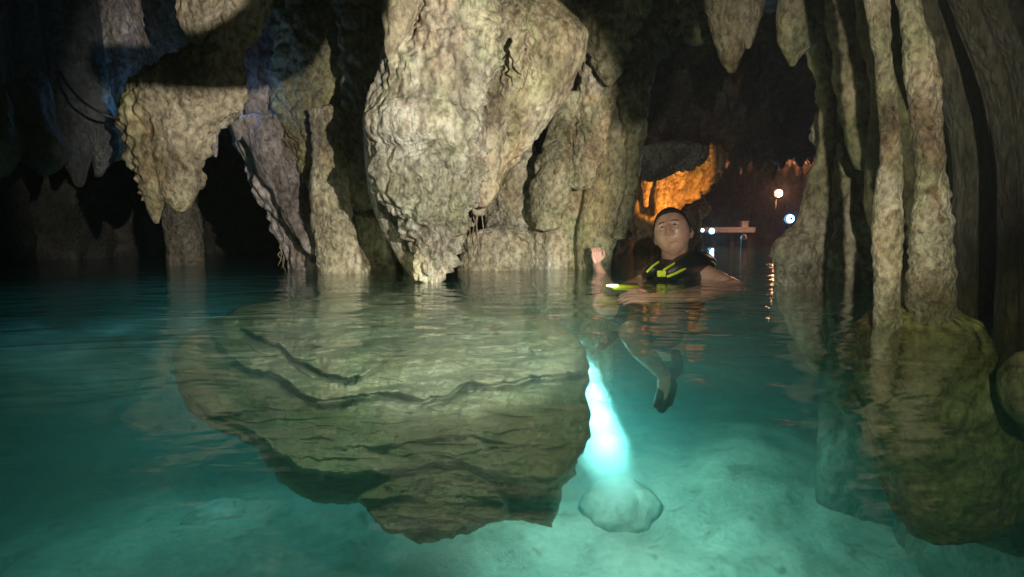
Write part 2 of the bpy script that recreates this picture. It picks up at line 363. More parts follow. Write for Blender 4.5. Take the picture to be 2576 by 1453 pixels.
rock('rock_drapery', 'ragged mauve rock with torn edges between horse-head stalactite and the pale trunk', 'rock', [
    loft([(-200,560,820),(100,570,800),(200,566,760),(260,560,735),(320,575,730),(380,590,755),(450,610,775),(520,650,795),(580,688,800),(640,702,796),(700,708,790),(800,710,800)], 3.6, .6, d_rag, 1.0, res=.01),
    loft([(220,560,600),(280,572,606),(330,585,612),(352,595,604)], 3.3, .8, d_rag, .4),
    loft([(300,600,700),(400,640,715),(480,680,740),(560,710,770),(610,745,790),(640,775,792)], 3.35, .8, d_rag, .6),
    loft([(330,526,548),(370,533,548),(395,538,546)], 3.4, .8, d_smooth, .4),
], M_mauve)
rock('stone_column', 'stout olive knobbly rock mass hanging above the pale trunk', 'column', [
    loft([(-260,670,980),(0,685,955),(100,698,950),(200,700,940),(300,702,930),(350,718,925),(400,742,915),(460,772,900),(520,790,880)], 3.5, .5, d_nodule, 1.0)], M_olive)  # olive rock; its darker tone partly stands in for shade
rock('stone_column', 'pale lit nodular trunk standing in the water left of the giant stalactite', 'column', [
    loft([(280,780,880),(400,789,884),(460,782,880),(540,790,880),(600,795,895),(660,800,910),(712,808,922),(800,810,930),(950,800,950)], 3.25, .6, d_nodule, .6),
], M_col)
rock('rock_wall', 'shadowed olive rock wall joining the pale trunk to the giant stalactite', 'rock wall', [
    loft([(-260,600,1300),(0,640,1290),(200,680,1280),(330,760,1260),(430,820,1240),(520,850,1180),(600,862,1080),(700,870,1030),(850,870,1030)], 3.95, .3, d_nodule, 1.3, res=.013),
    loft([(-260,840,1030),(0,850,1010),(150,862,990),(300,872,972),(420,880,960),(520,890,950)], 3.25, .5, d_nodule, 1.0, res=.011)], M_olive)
rock('rock_wall', 'olive rock face filling the gaps behind the twin columns and folds', 'rock wall', [
    loft([(-400,2100,2900),(0,2170,2900),(300,2195,2900),(600,2200,2900),(900,2210,2900),(1300,2260,2900)], 2.0, .25, d_flute, .8, res=.014)], M_olive)
rock('leaning_rock', 'dark olive lumpy rock standing in the water beside the pale trunk', 'rock', [
    loft([(60,860,970),(260,880,960),(400,872,955),(520,885,975),(580,880,986),(640,890,990),(705,905,986),(800,900,1000),(950,880,1010)], 3.5, .6, d_nodule, .6)], M_olive)
rock('stalactite', 'giant pale pitted stalactite whose tip touches the water in the middle', 'stalactite', [
    loft([(-260,1040,1250),(0,1030,1240),(60,1012,1238),(120,985,1235),(200,955,1228),(280,932,1215),(360,925,1205),(440,930,1200),(500,960,1192),(560,1000,1176),(610,1028,1160),(650,1036,1145),(690,1044,1132),(716,1065,1112)], 2.6, .7, d_pitted, 1.15, res=.008),
    loft([(262,960,1150),(285,938,1190),(310,925,1205),(345,930,1200),(365,950,1180)], 2.5, .55, d_pitted, .9, res=.008),
    loft([(395,940,1180),(420,925,1200),(470,935,1196),(520,965,1180),(545,1000,1150)], 2.54, .6, d_pitted, 1.0, res=.008),
    loft([(330,915,1100),(440,922,1100),(500,932,1100),(560,955,1100),(620,985,1100),(670,1012,1100),(698,1035,1090)], 2.8, .6, d_smooth, .5, res=.01),
], M_grey)
rock('stalactite', 'rounded tan rock lobe leaning against the right side of the giant stalactite', 'stalactite', [
    loft([(-260,1190,1480),(0,1190,1395),(40,1190,1440),(80,1190,1472),(120,1185,1478),(200,1180,1455),(260,1175,1420),(320,1170,1372),(380,1165,1322),(430,1160,1278),(480,1165,1248),(520,1180,1228),(540,1192,1216)], 2.95, .55, d_pitted, .9, res=.009),
    loft([(10,1225,1330),(120,1222,1340),(240,1218,1300),(330,1205,1262)], 2.78, .6, d_pitted, .8, res=.009),
    loft([(300,1180,1290),(380,1185,1262),(440,1192,1252),(490,1200,1246),(520,1205,1232)], 2.8, .8, d_nodule, .5, res=.009),
], M_tan)
rock('stalactite', 'slender yellowish stalactite tip at top edge in front of the giant one', 'stalactite', [
    loft([(-260,940,1130),(-40,960,1070),(0,965,1056),(50,962,1040),(90,966,1022),(125,965,1000),(152,975,988)], 2.35, .8, d_pitted, .5, res=.009)], M_tan)
rock('rock_wall', 'broad draped limestone wall with an opening, right of giant stalactite', 'rock wall', [
    loft([(-260,1240,1720),(0,1270,1690),(150,1320,1655),(250,1385,1628),(300,1378,1618),(350,1372,1615),(400,1372,1612),(450,1348,1606),(500,1333,1592),(560,1330,1570),(620,1325,1545),(670,1330,1535),(760,1330,1540),(950,1330,1545)], 3.8, .45, d_flute, 1.0, res=.011),
    loft([(370,1300,1345),(420,1268,1350),(480,1242,1350),(540,1226,1345),(600,1215,1345),(640,1185,1345),(672,1152,1350),(760,1150,1350),(950,1150,1350)], 3.85, .7, d_pitted, .8, res=.011),
    loft([(240,1400,1475),(350,1372,1450),(450,1345,1440),(520,1335,1422),(575,1348,1400)], 3.55, .8, d_nodule, .6, res=.011),
    loft([(120,1460,1570),(300,1450,1540),(400,1440,1515),(470,1430,1480)], 3.5, .7, d_pitted, .7, res=.011),
    loft([(590,1180,1330),(625,1170,1350),(660,1155,1350),(700,1150,1340)], 3.6, .6, d_pitted, .6, res=.011),
], M_col)
rock('stone_column', 'ribbed olive column at the right end of the draped wall beside the opening', 'column', [
    loft([(60,1540,1640),(250,1520,1622),(400,1480,1602),(500,1460,1588),(580,1450,1560),(670,1452,1532),(760,1450,1540)], 3.6, .6, d_flute, .7, res=.011),
    loft([(-200,1560,1690),(60,1560,1650),(200,1555,1632),(330,1570,1622),(420,1575,1612),(520,1560,1596),(600,1540,1570)], 3.5, .7, d_nodule, .7, res=.011),
], M_olive)
rock('stalactite', 'knobbly green grey stalactite on the ceiling above the draped wall', 'stalactite', [
    loft([(-260,1440,1700),(0,1455,1640),(90,1470,1600),(150,1490,1570),(190,1508,1552),(214,1524,1540)], 3.3, .7, d_nodule, .8)], M_olive)
rock('stalactite', 'wide ragged cluster of dark stubs over the dark opening', 'stalactite', [
    loft([(-260,1600,1800),(0,1610,1740),(60,1620,1725),(110,1640,1700),(145,1660,1680)], 3.7, .7, d_nodule, .9),
    loft([(-260,1680,1860),(0,1700,1800),(70,1715,1790),(110,1730,1765)], 3.5, .7, d_nodule, .9)], M_olive)
rock('stalactite', 'tan stalactite with a blunt tip hanging at the top of the dark opening', 'stalactite', [
    loft([(-260,1750,1960),(0,1776,1915),(60,1790,1902),(100,1800,1880),(140,1813,1866),(165,1822,1856),(182,1832,1848)], 2.8, .7, d_pitted, .7, res=.009),
    loft([(-100,1850,1920),(50,1862,1912),(90,1868,1900),(122,1876,1888)], 2.75, .7, d_pitted, .4, res=.009)], M_tan)
rock('stalactite', 'thin dark stalactite hanging behind the blunt tan one', 'stalactite', [
    loft([(-60,1785,1840),(120,1800,1834),(200,1808,1830),(246,1814,1822)], 4.3, .9, d_smooth, .6)], M_dark)
rock('rock_arch', 'grey rock arch leg standing in water at right of the dark opening', 'rock column', [
    loft([(-260,1990,2260),(0,2000,2240),(100,2040,2235),(200,2064,2230),(300,2060,2225),(400,2052,2220),(470,2040,2215),(560,2040,2215),(700,2050,2215),(850,2055,2200),(1000,2100,2180),(1040,2125,2160)], 2.6, .5, d_pitted, .9, res=.01),
    loft([(-260,1950,2120),(0,1955,2095),(60,1953,2080),(100,1960,2056),(130,1970,2030),(150,1980,2010),(166,1988,2000)], 2.35, .7, d_pitted, .6, res=.009),
    loft([(80,2020,2100),(150,2035,2095),(220,2060,2100),(300,2062,2100),(400,2055,2095),(450,2030,2085),(500,2022,2085),(540,2014,2085),(570,2000,2085),(610,1960,2075),(660,1955,2072),(720,1957,2070),(800,1975,2075),(880,2010,2080),(930,2040,2075)], 2.42, .7, d_nodule, .45, res=.009),
    loft([(-260,2080,2220),(0,2090,2210),(150,2105,2205),(300,2120,2200),(380,2135,2195),(425,2155,2180)], 2.2, .7, d_nodule, .5, res=.009),
], M_col)
rock('stone_column', 'left of the twin pale rough columns near the right edge', 'column', [
    loft([(-400,2090,2160),(0,2178,2234),(150,2198,2244),(300,2212,2260),(400,2216,2266),(460,2205,2266),(600,2196,2266),(700,2200,2262),(790,2200,2266),(900,2190,2270)], 1.3, .8, d_column, 1, res=.004)], M_near, 'twin columns')
rock('stone_column', 'right and thicker of the twin pale rough columns near the right edge', 'column', [
    loft([(-400,2160,2230),(0,2256,2308),(150,2276,2342),(300,2294,2364),(450,2304,2377),(550,2298,2386),(650,2292,2390),(800,2288,2394),(900,2284,2390)], 1.3, .8, d_column, 1, res=.004)], M_near, 'twin columns')
rock('sunken_column', 'bulging drowned rock mass under the twin columns, fading into green water', 'rock', [
    loft([(796,2205,2400),(815,2185,2420),(840,2158,2440),(880,2146,2450),(960,2162,2480),(1070,2200,2520),(1230,2240,2545),(1300,2262,2500),(1345,2300,2430)], 1.36, .75, d_nodule, .5, res=.007)], M_foot)
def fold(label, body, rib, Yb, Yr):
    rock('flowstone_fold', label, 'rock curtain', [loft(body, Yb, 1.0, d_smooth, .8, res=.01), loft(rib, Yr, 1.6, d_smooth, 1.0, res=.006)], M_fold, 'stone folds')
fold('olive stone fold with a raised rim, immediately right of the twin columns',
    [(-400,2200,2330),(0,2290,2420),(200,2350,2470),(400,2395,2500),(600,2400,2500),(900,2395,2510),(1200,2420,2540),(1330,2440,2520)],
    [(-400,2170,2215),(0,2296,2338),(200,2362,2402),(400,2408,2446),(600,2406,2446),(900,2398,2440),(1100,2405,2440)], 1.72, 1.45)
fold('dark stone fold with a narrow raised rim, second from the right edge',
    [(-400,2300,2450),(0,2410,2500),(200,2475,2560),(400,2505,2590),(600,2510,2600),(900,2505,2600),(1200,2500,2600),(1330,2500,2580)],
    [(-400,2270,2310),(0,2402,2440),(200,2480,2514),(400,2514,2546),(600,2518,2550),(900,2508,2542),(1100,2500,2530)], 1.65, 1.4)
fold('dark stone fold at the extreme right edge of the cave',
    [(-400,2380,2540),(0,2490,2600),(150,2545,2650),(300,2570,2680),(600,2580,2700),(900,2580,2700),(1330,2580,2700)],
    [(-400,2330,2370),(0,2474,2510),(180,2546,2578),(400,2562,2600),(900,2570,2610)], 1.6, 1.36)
rock('small_rock', 'small brown rock at the right edge near the water', 'rock', [
    loft([(890,2560,2600),(920,2540,2640),(980,2530,2660),(1040,2545,2650),(1065,2570,2640)], 1.15, .8, d_nodule, .3, res=.006)], M_tan)

rock('sunken_rock', 'drowned rock wall, toned dark for shade, under the arch leg at the lower right', 'rock', [
    loft([(700,2110,2330),(830,2095,2400),(900,2075,2430),(1050,2062,2480),(1250,2055,2520),(1500,2040,2560),(1640,2030,2600)], 3.2, .35, d_smooth, 1.5, res=.016)], M_dark)  # dark material stands in for shade on this wall
# ------------------------------------------------------------------ drowned boulder: layered ledges, full body behind
def boulder():
    O = np.array([(430,880),(436,930),(450,985),(478,1040),(530,1078),(600,1100),(645,1130),(672,1180),(700,1212),(760,1250),(810,1272),(860,1268),(905,1266),(935,1300),(975,1338),(1040,1364),(1100,1362),(1165,1345),(1240,1318),(1310,1308),(1388,1328),(1405,1280),(1415,1230),(1452,1185),(1482,1100),(1490,1050),(1468,990),(1486,930),(1474,880),(1445,845),(1400,820),(1330,795),(1200,768),(1000,752),(800,750),(640,762),(540,800),(470,845)], float)
    L = [((600,640,700,740,790,830,880,920,960,990), (822,845,868,903,928,945,953,946,915,890), .085, 12, .26),
         ((520,545,560,620,700,760,800,860,950,1010,1060,1110,1180,1250,1340,1420,1485), (826,860,882,930,946,990,1012,1004,990,990,1008,1000,962,968,950,945,935), .13, 14, .30),
         ((450,480,520,570,620,670,700,735), (945,1000,1040,1062,1080,1110,1150,1170), .05, 9, .12),
         ((612,640,690,730,760,800), (862,888,902,910,940,955), .02, 5, .06), ((1000,1080,1160,1230,1300,1380), (1150,1138,1146,1130,1140,1120), .012, 3, .03),
         ((1080,1160,1240,1330,1400,1450), (900,905,890,880,886,870), .012, 3, .03)]
    L3x = (400,455,480,540,620,660,720,760,860,920,1000,1080,1160,1230,1300,1380,1430,1475,1520); L3y = (900,955,1005,1048,1082,1120,1152,1186,1198,1190,1192,1172,1166,1190,1214,1222,1192,1140,1100)
    m, nr = 900, 330
    c = np.array([1000., 1040.]); t = np.concatenate([[0], np.cumsum(np.linalg.norm(np.diff(np.vstack([O, O[:1]]), axis=0), axis=1))])
    u = np.linspace(0, t[-1], m, endpoint=False); OO = np.vstack([O, O[:1]]); ring = np.stack([np.interp(u, t, OO[:, 0]), np.interp(u, t, OO[:, 1])], -1)
    for _ in range(3): ring = (np.roll(ring, 1, 0) + np.roll(ring, -1, 0) + 2 * ring) / 4
    ring += (17 * fbm(np.stack([ring[:, 0] / 45, ring[:, 1] / 45, 0 * ring[:, 0]], -1), 4, 210))[:, None] * (ring - c) / np.linalg.norm(ring - c, axis=1, keepdims=True)
    sg = 1 - (1 - np.linspace(0.0, 1, nr)) ** 1.25; sg[0] = .004
    px = c[0] + sg[:, None] * (ring[:, 0] - c[0]); py = c[1] + sg[:, None] * (ring[:, 1] - c[1])
    w3 = np.stack([px / 60, py / 60, 0 * px], -1)
    jit = 9 * fbm(w3 * 1.9, 5, 220); jx = 10 * fbm(w3, 3, 221)
    Yv = np.interp(py, [740, 800, 900, 1000, 1100, 1200, 1300, 1400], [3.0, 2.75, 2.36, 2.10, 1.90, 1.78, 1.80, 1.86]) + .22 * ((px - 1000) / 520) ** 2
    for xs, ys, st, wd, gr in L:
        ly = np.interp(px + jx, xs, ys) + jit; fade = np.clip((px - xs[0]) / 40, 0, 1) * np.clip((xs[-1] - px) / 40 + .0, 0, 1)
        thick = np.clip(.55 + 1.2 * perlin(np.stack([px / 110, 0 * px, 0 * px + wd], -1), 230), .1, 1.3)
        Yv = Yv - st * fade / (1 + np.exp(np.clip((py - ly) / 1.6, -40, 40)))
        g = np.where(py > ly, np.exp(-((py - ly) / (wd * (.4 + thick))) ** 2), np.exp(-((py - ly) / 2.0) ** 2))
        Yv = Yv + gr * thick * fade * g
    l3 = np.interp(px + jx, L3x, L3y) + jit
    below = 1 / (1 + np.exp(np.clip(-(py - l3) / 1.6, -40, 40)))
    # the lower right slab sticks out of the recess
    Dp = np.array([(905,1245),(940,1225),(985,1200),(1080,1176),(1180,1180),(1235,1215),(1275,1262),(1275,1300),(1240,1330),(1060,1380),(900,1380),(880,1300)], float)
    sd = np.full(px.shape, 1e9); ins = np.zeros(px.shape, bool)
    for k in range(len(Dp)):
        a_, b_ = Dp[k], Dp[(k+1) % len(Dp)]; e = b_ - a_; qx, qy = px + jx * .6 - a_[0], py + jit * .6 - a_[1]
        h = np.clip((qx * e[0] + qy * e[1]) / (e @ e), 0, 1); sd = np.minimum(sd, np.hypot(qx - h * e[0], qy - h * e[1]))
        cr = ((a_[1] > py + jit * .6) != (b_[1] > py + jit * .6)) & (px + jx * .6 < (b_[0] - a_[0]) * (py + jit * .6 - a_[1]) / (b_[1] - a_[1] + 1e-9) + a_[0]); ins ^= cr
    sdd = np.where(ins, sd, -sd); inD = 1 / (1 + np.exp(np.clip(-sdd / 2.0, -40, 40)))
    left = np.clip((700 - px) / 90, 0, 1)
    Yv = Yv + below * (.34 - .26 * left) * (1 - inD) + below * inD * (.06 - .0006 * (py - 1200))
    # low strata on the lower slab
    Yv = Yv + below * inD * .018 * np.round(2.2 * fbm(np.stack([px / 170, py / 40, 0 * px], -1), 3, 240)) 
    Yv = Yv + .035 * fbm(np.stack([px / 190, (py + 25 * fbm(w3 * .4, 2, 255)) / 30, 0 * px], -1), 4, 256) + .05 * fbm(w3 * .8, 4, 250) + .02 * fbm(w3 * 3, 3, 251) * (.4 + below) + .012 * np.abs(fbm(w3 * np.array([1.2, 3, 1]), 4, 252))
    for per, am, sd_ in ((74, .07, 270), (31, .03, 280)):
        q_ = (py + 34 * fbm(np.stack([px / 210, py / 160, 0 * px + sd_], -1), 4, sd_)) / per; saw = q_ - np.floor(q_)
        gate = np.clip(perlin(np.stack([px / 150, py / 60, 0 * px], -1), sd_ + 3) * 3 + .25, 0, 1)
        Yv = Yv + am * gate * (1 - saw) * np.clip(saw / .05, 0, 1)
    e1 = np.clip(1 - (1 - sg) / .05, 0, 1)[:, None]; Yv = Yv + .11 * (1 - np.sqrt(np.clip(1 - e1 ** 2, 0, 1)))
    # rays -> points
    a_ = (px - 1288) / F; b_ = (726.5 - py) / F; dy = math.cos(PITCH) + b_ * math.sin(PITCH); dz = -math.sin(PITCH) + b_ * math.cos(PITCH)
    front = np.stack([a_ / dy * Yv, Yv, CZ + dz / dy * Yv], -1)
    front[..., 2] = np.minimum(front[..., 2], -.035)
    back = []
    for k in range(1, 41):
        sb = math.cos(k / 40 * math.pi / 2 * .985); r = front[-1].copy(); cc = front.mean((0, 1)); 
        r[:, 0] = cc[0] + (r[:, 0] - cc[0]) * sb; r[:, 2] = cc[2] + (r[:, 2] - cc[2]) * (sb * .9 + .1 * sb); r[:, 1] = r[:, 1] + .9 * math.sin(k / 40 * math.pi / 2)
        r += (.04 * fbm(r * 3, 3, 260))[:, None] * min(1, k / 6)
        r[:, 2] = np.minimum(r[:, 2], -.035); back.append(r)
    G = np.concatenate([front, np.array(back)])
    return G.reshape(-1, 3), grid_faces(len(G), m, True)[:, ::-1]
rock('sunken_boulder', 'huge layered boulder under water with ragged ledges, lit green from the right', 'boulder', [boulder()], M_slab)
def pebble(px, py, z, r, sq=.8, seed=0):
    c = PZ(px, py, z); n, m = 48, 72
    ph = np.linspace(.02, math.pi - .02, n)[:, None]; th = np.linspace(0, 2 * math.pi, m, endpoint=False)[None, :]
    D = np.stack([np.sin(ph) * np.cos(th), np.sin(ph) * np.sin(th), np.cos(ph) * np.ones_like(th)], -1)
    G = c + D * np.array([r, r, r * sq]) * (1 + .18 * fbm(D * 1.5 + seed, 5, seed))[..., None]
    return G.reshape(-1, 3), grid_faces(n, m, True)[:, ::-1]
rock('sunken_rock', 'round pale rock on the lake bed below the bright dive light', 'rock', [pebble(1562, 1285, -1.64, .27, .75, 3)], M_bed)
rock('sunken_rock', 'faint dark rock on lake bed at lower left of the boulder', 'rock', [pebble(545, 1318, -1.66, .22, .6, 9)], M_bed)

# ------------------------------------------------------------------ tubes and small parts
def tube(pts, rad, m=12, res=None, flat=1.0, up=(0, 0, 1), nsm=8):
    p = np.array(pts, float); k = len(p); r = np.array(rad, float) if np.ndim(rad) else np.full(k, rad)
    t = np.concatenate([[0], np.cumsum(np.linalg.norm(np.diff(p, axis=0), axis=1))])
    a = np.column_stack([p, r]); mm = np.gradient(a, t, axis=0) if k > 2 else np.repeat((a[1:] - a[:1]) / t[-1], 2, 0)
    n = max((k - 1) * nsm, 4); u = np.linspace(0, t[-1], n); j = np.clip(np.searchsorted(t, u, 'right') - 1, 0, k - 2)
    h = (t[j+1] - t[j])[:, None]; s = ((u - t[j]) / (t[j+1] - t[j]))[:, None]; s2 = s*s; s3 = s2*s
    A = (2*s3-3*s2+1)*a[j] + (s3-2*s2+s)*h*mm[j] + (-2*s3+3*s2)*a[j+1] + (s3-s2)*h*mm[j+1]
    C = A[:, :3]; Rr = np.maximum(A[:, 3], 1e-4); T = np.gradient(C, axis=0); T /= np.linalg.norm(T, axis=1, keepdims=True)
    # round ends
    c0 = [C[0] - T[0] * Rr[0] * q for q in (.98, .8, .45)]; r0 = [Rr[0] * math.sqrt(max(1 - q*q, .01)) for q in (.98, .8, .45)]
    c1 = [C[-1] + T[-1] * Rr[-1] * q for q in (.45, .8, .98)]; r1 = [Rr[-1] * math.sqrt(max(1 - q*q, .01)) for q in (.45, .8, .98)]
    C = np.concatenate([c0, C, c1]); Rr = np.concatenate([r0, Rr, r1]); T = np.concatenate([[T[0]]*3, T, [T[-1]]*3])
    th = np.linspace(0, 2*math.pi, m, endpoint=False); U = np.cross(T, np.array(up, float))
    bad = np.linalg.norm(U, axis=1) < .15; U[bad] = np.cross(T[bad], [0.3, 1, 0.1]); U /= np.linalg.norm(U, axis=1, keepdims=True)
    for i in range(1, len(U)):
        U[i] = U[i-1] - T[i] * np.dot(U[i-1], T[i]); U[i] /= np.linalg.norm(U[i])
    W = np.cross(U, T)
    G = C[:, None] + Rr[:, None, None] * (np.cos(th)[None, :, None] * U[:, None] + flat * np.sin(th)[None, :, None] * W[:, None])
    n = len(G); V = G.reshape(-1, 3); Q = grid_faces(n, m, True)
    V = np.concatenate([V, C[:1], C[-1:]]); j = np.arange(m); j2 = (j+1) % m; i0 = n*m
    Q = np.concatenate([Q, np.stack([j2, j, np.full(m, i0), np.full(m, i0)], -1), np.stack([(n-1)*m+j, (n-1)*m+j2, np.full(m, i0+1), np.full(m, i0+1)], -1)])
    return V, Q
def boxm(c, s, rot=0.0):
    V = np.array([(x, y, z) for z in (-.5, .5) for x, y in ((-.5, -.5), (.5, -.5), (.5, .5), (-.5, .5))]) * np.array(s)
    ca, sa = math.cos(rot), math.sin(rot); V = np.column_stack([V[:, 0]*ca - V[:, 1]*sa, V[:, 0]*sa + V[:, 1]*ca, V[:, 2]]) + np.array(c)
    return V, np.array([(0,3,2,1),(4,5,6,7),(0,1,5,4),(1,2,6,5),(2,3,7,6),(3,0,4,7)])
def ellipsoid(c, r, n=20, m=28, yaw=0, f=None):
    ph = np.linspace(.03, math.pi - .03, n)[:, None]; th = np.linspace(0, 2*math.pi, m, endpoint=False)[None]
    D = np.stack([np.sin(ph)*np.cos(th), np.sin(ph)*np.sin(th), np.cos(ph)*np.ones_like(th)], -1) * np.array(r)
    return (D + np.array(c)).reshape(-1, 3), grid_faces(n, m, True)[:, ::-1]
def empty(name, loc):
    o = bpy.data.objects.new(name, None); o.location = loc; o.empty_display_size = .1; sc.collection.objects.link(o); return o
def part(name, root, parts, mat, smooth=True, bevel=0):
    V, Q = merge(parts) if isinstance(parts, list) else parts
    o = mesh_obj(name, V - np.array(root.location), Q, mat, root, smooth)
    if bevel:
        md = o.modifiers.new('bevel', 'BEVEL'); md.width = bevel; md.segments = 2
    return o
def plain(name, col, rough=.5, metal=0, spec=.5, emit=None, es=1.0, nbump=0, nscale=80):
    m, nt, b = new_mat(name); b.inputs['Roughness'].default_value = rough; b.inputs['Metallic'].default_value = metal
    b.inputs['Specular IOR Level'].default_value = spec
    n = N_(nt, 'ShaderNodeTexNoise'); n.inputs['Scale'].default_value = nscale; n.inputs['Detail'].default_value = 5
    tc = N_(nt, 'ShaderNodeTexCoord'); nt.links.new(tc.outputs['Object'], n.inputs['Vector'])
    r = ramp(nt, n.outputs['Fac'], [(.3, tuple(c*.75 for c in col)), (.7, tuple(min(1, c*1.15) for c in col))]); nt.links.new(r.outputs[0], b.inputs['Base Color'])
    if nbump:
        bp = N_(nt, 'ShaderNodeBump'); bp.inputs['Distance'].default_value = nbump; nt.links.new(n.outputs['Fac'], bp.inputs['Height']); nt.links.new(bp.outputs[0], b.inputs['Normal'])
    if emit: b.inputs['Emission Color'].default_value = (*emit, 1); b.inputs['Emission Strength'].default_value = es
    return m

# ------------------------------------------------------------------ far chamber
M_orange = rock_mat('flowstone_warm', ((.3, .2, .1), (.45, .33, .2), (.55, .42, .26), (.6, .5, .34)), scale=.5)
M_metal = plain('dark_metal', (.06, .06, .065), .45, .6)
M_wood = plain('weathered_boards', (.20, .22, .25), .7, nbump=.004, nscale=12)
rock('flowstone_wall', 'orange lit wall of draped flowstone beyond the dark opening', 'rock wall', [
    loft([(300,1560,1880),(380,1570,1840),(430,1575,1815),(470,1575,1780),(510,1580,1735),(560,1582,1690),(620,1585,1680),(700,1585,1680)], 8.2, .4, d_flute, 3.2, res=.03),
    loft([(400,1660,1700),(460,1655,1688),(520,1650,1680),(560,1655,1675)], 7.6, .8, d_flute, 1.2, res=.025),
    loft([(400,1615,1650),(470,1612,1642),(520,1618,1636)], 7.7, .8, d_flute, 1.2, res=.025),
    loft([(395,1690,1740),(440,1695,1732),(475,1700,1715)], 7.6, .8, d_flute, 1.2, res=.025),
], M_orange)
rock('rock_ledge', 'flat grey rock ledge above the orange lit flowstone', 'rock', [
    loft([(375,1600,1780),(405,1608,1765),(425,1612,1730),(440,1614,1690),(450,1622,1650)], 7.3, .8, d_pitted, 1.3, res=.02)], M_grey)
rock('rock_pile', 'pale rock heap behind the man\'s head on the far shore', 'rock', [
    loft([(516,1728,1748),(530,1712,1760),(548,1705,1762),(570,1715,1756),(600,1720,1760),(630,1715,1760)], 9.0, .8, d_rag, 1.0, res=.025)], M_grey)
rock('rock_pile', 'pale sloping rock just right of the heap behind the head', 'rock', [
    loft([(492,1766,1776),(510,1752,1786),(530,1738,1792),(556,1720,1765),(600,1720,1755),(630,1720,1755)], 10.0, .8, d_rag, 1.0, res=.03)], M_grey)
rock('boulder', 'black silhouetted boulder heap above the dock', 'boulder', [
    loft([(505,1815,1850),(525,1790,1870),(545,1775,1900),(570,1765,1930),(600,1760,1950),(640,1760,1950)], 15.5, .6, d_rag, 2.0, res=.05)], M_dark)
for px, top, h_ in ((1902, 425, 28), (1935, 420, 34), (1946, 430, 24), (1922, 432, 12)):
    rock('stalactite', {1902: 'pale small stalactite over the far lamps, leftmost of four', 1935: 'longest of the four small stalactites over the far lamps', 1946: 'crooked small stalactite just right above the warm lamp', 1922: 'tiny stub between the small stalactites over far lamps'}[px], 'stalactite', [
        loft([(top-60,px-14,px+14),(top,px-7,px+8),(top+h_*.6,px-5,px+3),(top+h_,px-4,px-1)], 9.5, .8, d_pitted, .6, res=.02)], M_orange, 'small far stalactites')
# dock with deck, fascia, legs
Yd = 13.0
d0 = P(1812, 590, Yd); d1 = P(1892, 590, Yd); zt = .46; zb = .32
dk = empty('dock', (d0[0], Yd, 0)); tag(dk, 'low pale wooden dock on legs over the far water', 'dock')
xw = d1[0] - P(1752, 590, Yd)[0]; xc = (d1[0] + P(1752, 590, Yd)[0]) / 2
part('deck', dk, boxm((xc, Yd + .5, zt - .04), (xw, 1.3, .08), .05), M_wood, False)
part('fascia', dk, boxm((xc, Yd - .18, zb + .05), (xw * .98, .05, .08), .05), M_wood, False)
for px in (1756, 1800, 1845, 1889):
    x = P(px, 590, Yd)[0]; part('leg', dk, boxm((x, Yd + .1 , -.4), (.09, .09, 1.42)), M_metal, False)
bx_ = empty('storage_box', (P(1884, 575, Yd)[0], Yd + .3, zt)); tag(bx_, 'small white box standing at the right end of the dock', 'box')
c = np.array(bx_.location); part('body', bx_, boxm(c + [0, 0, .07], (.17, .16, .14)), plain('white_plastic', (.75, .75, .78), .5), False); part('lid', bx_, boxm(c + [0, 0, .152], (.19, .18, .025)), plain('white_lid', (.8, .8, .82), .5), False)
po = P(1871, 604, 11.5); pst = empty('mooring_post', (po[0], 11.5, -.1)); tag(pst, 'short mooring post in the water before the dock', 'post')
part('shaft', pst, tube([(po[0], 11.5, -1.2), (po[0], 11.5, .17)], [.06, .06]), M_metal); part('cap', pst, tube([(po[0], 11.5, .19), (po[0], 11.5, .22)], [.07, .06]), plain('grey_cap', (.5, .5, .5)))
po = P(1741, 600, 10.); pst = empty('mooring_pole', (po[0], 10., -.1)); tag(pst, 'thin white pole standing in water right of the man\'s ear', 'pole')
part('shaft', pst, tube([(po[0], 10., -1.2), (po[0], 10., .32)], [.03, .03]), plain('white_paint', (.7, .7, .72), .5)); part('cap', pst, tube([(po[0], 10., .33), (po[0], 10., .42)], [.1, .02]), plain('white_cap', (.75, .75, .78), .5))
def flood(px, py, Y, r, col, power, es, label, grp='floodlights'):
    c = P(px, py, Y); root = empty('floodlight', c); tag(root, label, 'lamp', grp)
    e = plain('lamp_glass_%d' % px, (.8, .8, .8), .3, emit=col, es=es)
    part('lens', root, ellipsoid(c, (r, r * .6, r)), e)
    part('halo_rim', root, ellipsoid(c + np.array([0, r * .5, 0]), (r * 1.3, r * .4, r * 1.3)), plain('halo_glow_%d' % px, (.5, .5, .5), .3, emit=col, es=.9))  # glowing disc added behind the lens as the lamp's halo
    V, Q = tube([c + [0, r * .5, 0], c + [0, r * 2.2, 0]], [r * 1.15, r * .7], 16); part('housing', root, (V, Q), M_metal)
    part('bracket', root, tube([c + [0, r * 1.6, 0], c + [0, r * 1.6, -.35]], r * .18, 8), M_metal)
    l = lamp('floodlight_beam', 'SPOT', c + np.array([0, -r * 1.6, 0]), power * 2, col, r * .5, c + np.array([-.3, -2, -.55 if col[0] < .9 else .25]), 95, .4)
    if col[0] > .9: l.data.type = 'POINT'; l.data.energy = power
    return root
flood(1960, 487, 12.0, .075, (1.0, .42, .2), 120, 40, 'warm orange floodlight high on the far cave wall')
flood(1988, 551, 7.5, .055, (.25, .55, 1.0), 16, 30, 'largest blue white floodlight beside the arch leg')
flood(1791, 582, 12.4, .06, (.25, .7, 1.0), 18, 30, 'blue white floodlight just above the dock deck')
flood(1767, 580, 12.6, .035, (.4, .8, 1.0), 4, 30, 'smallest floodlight on the dock near the head')
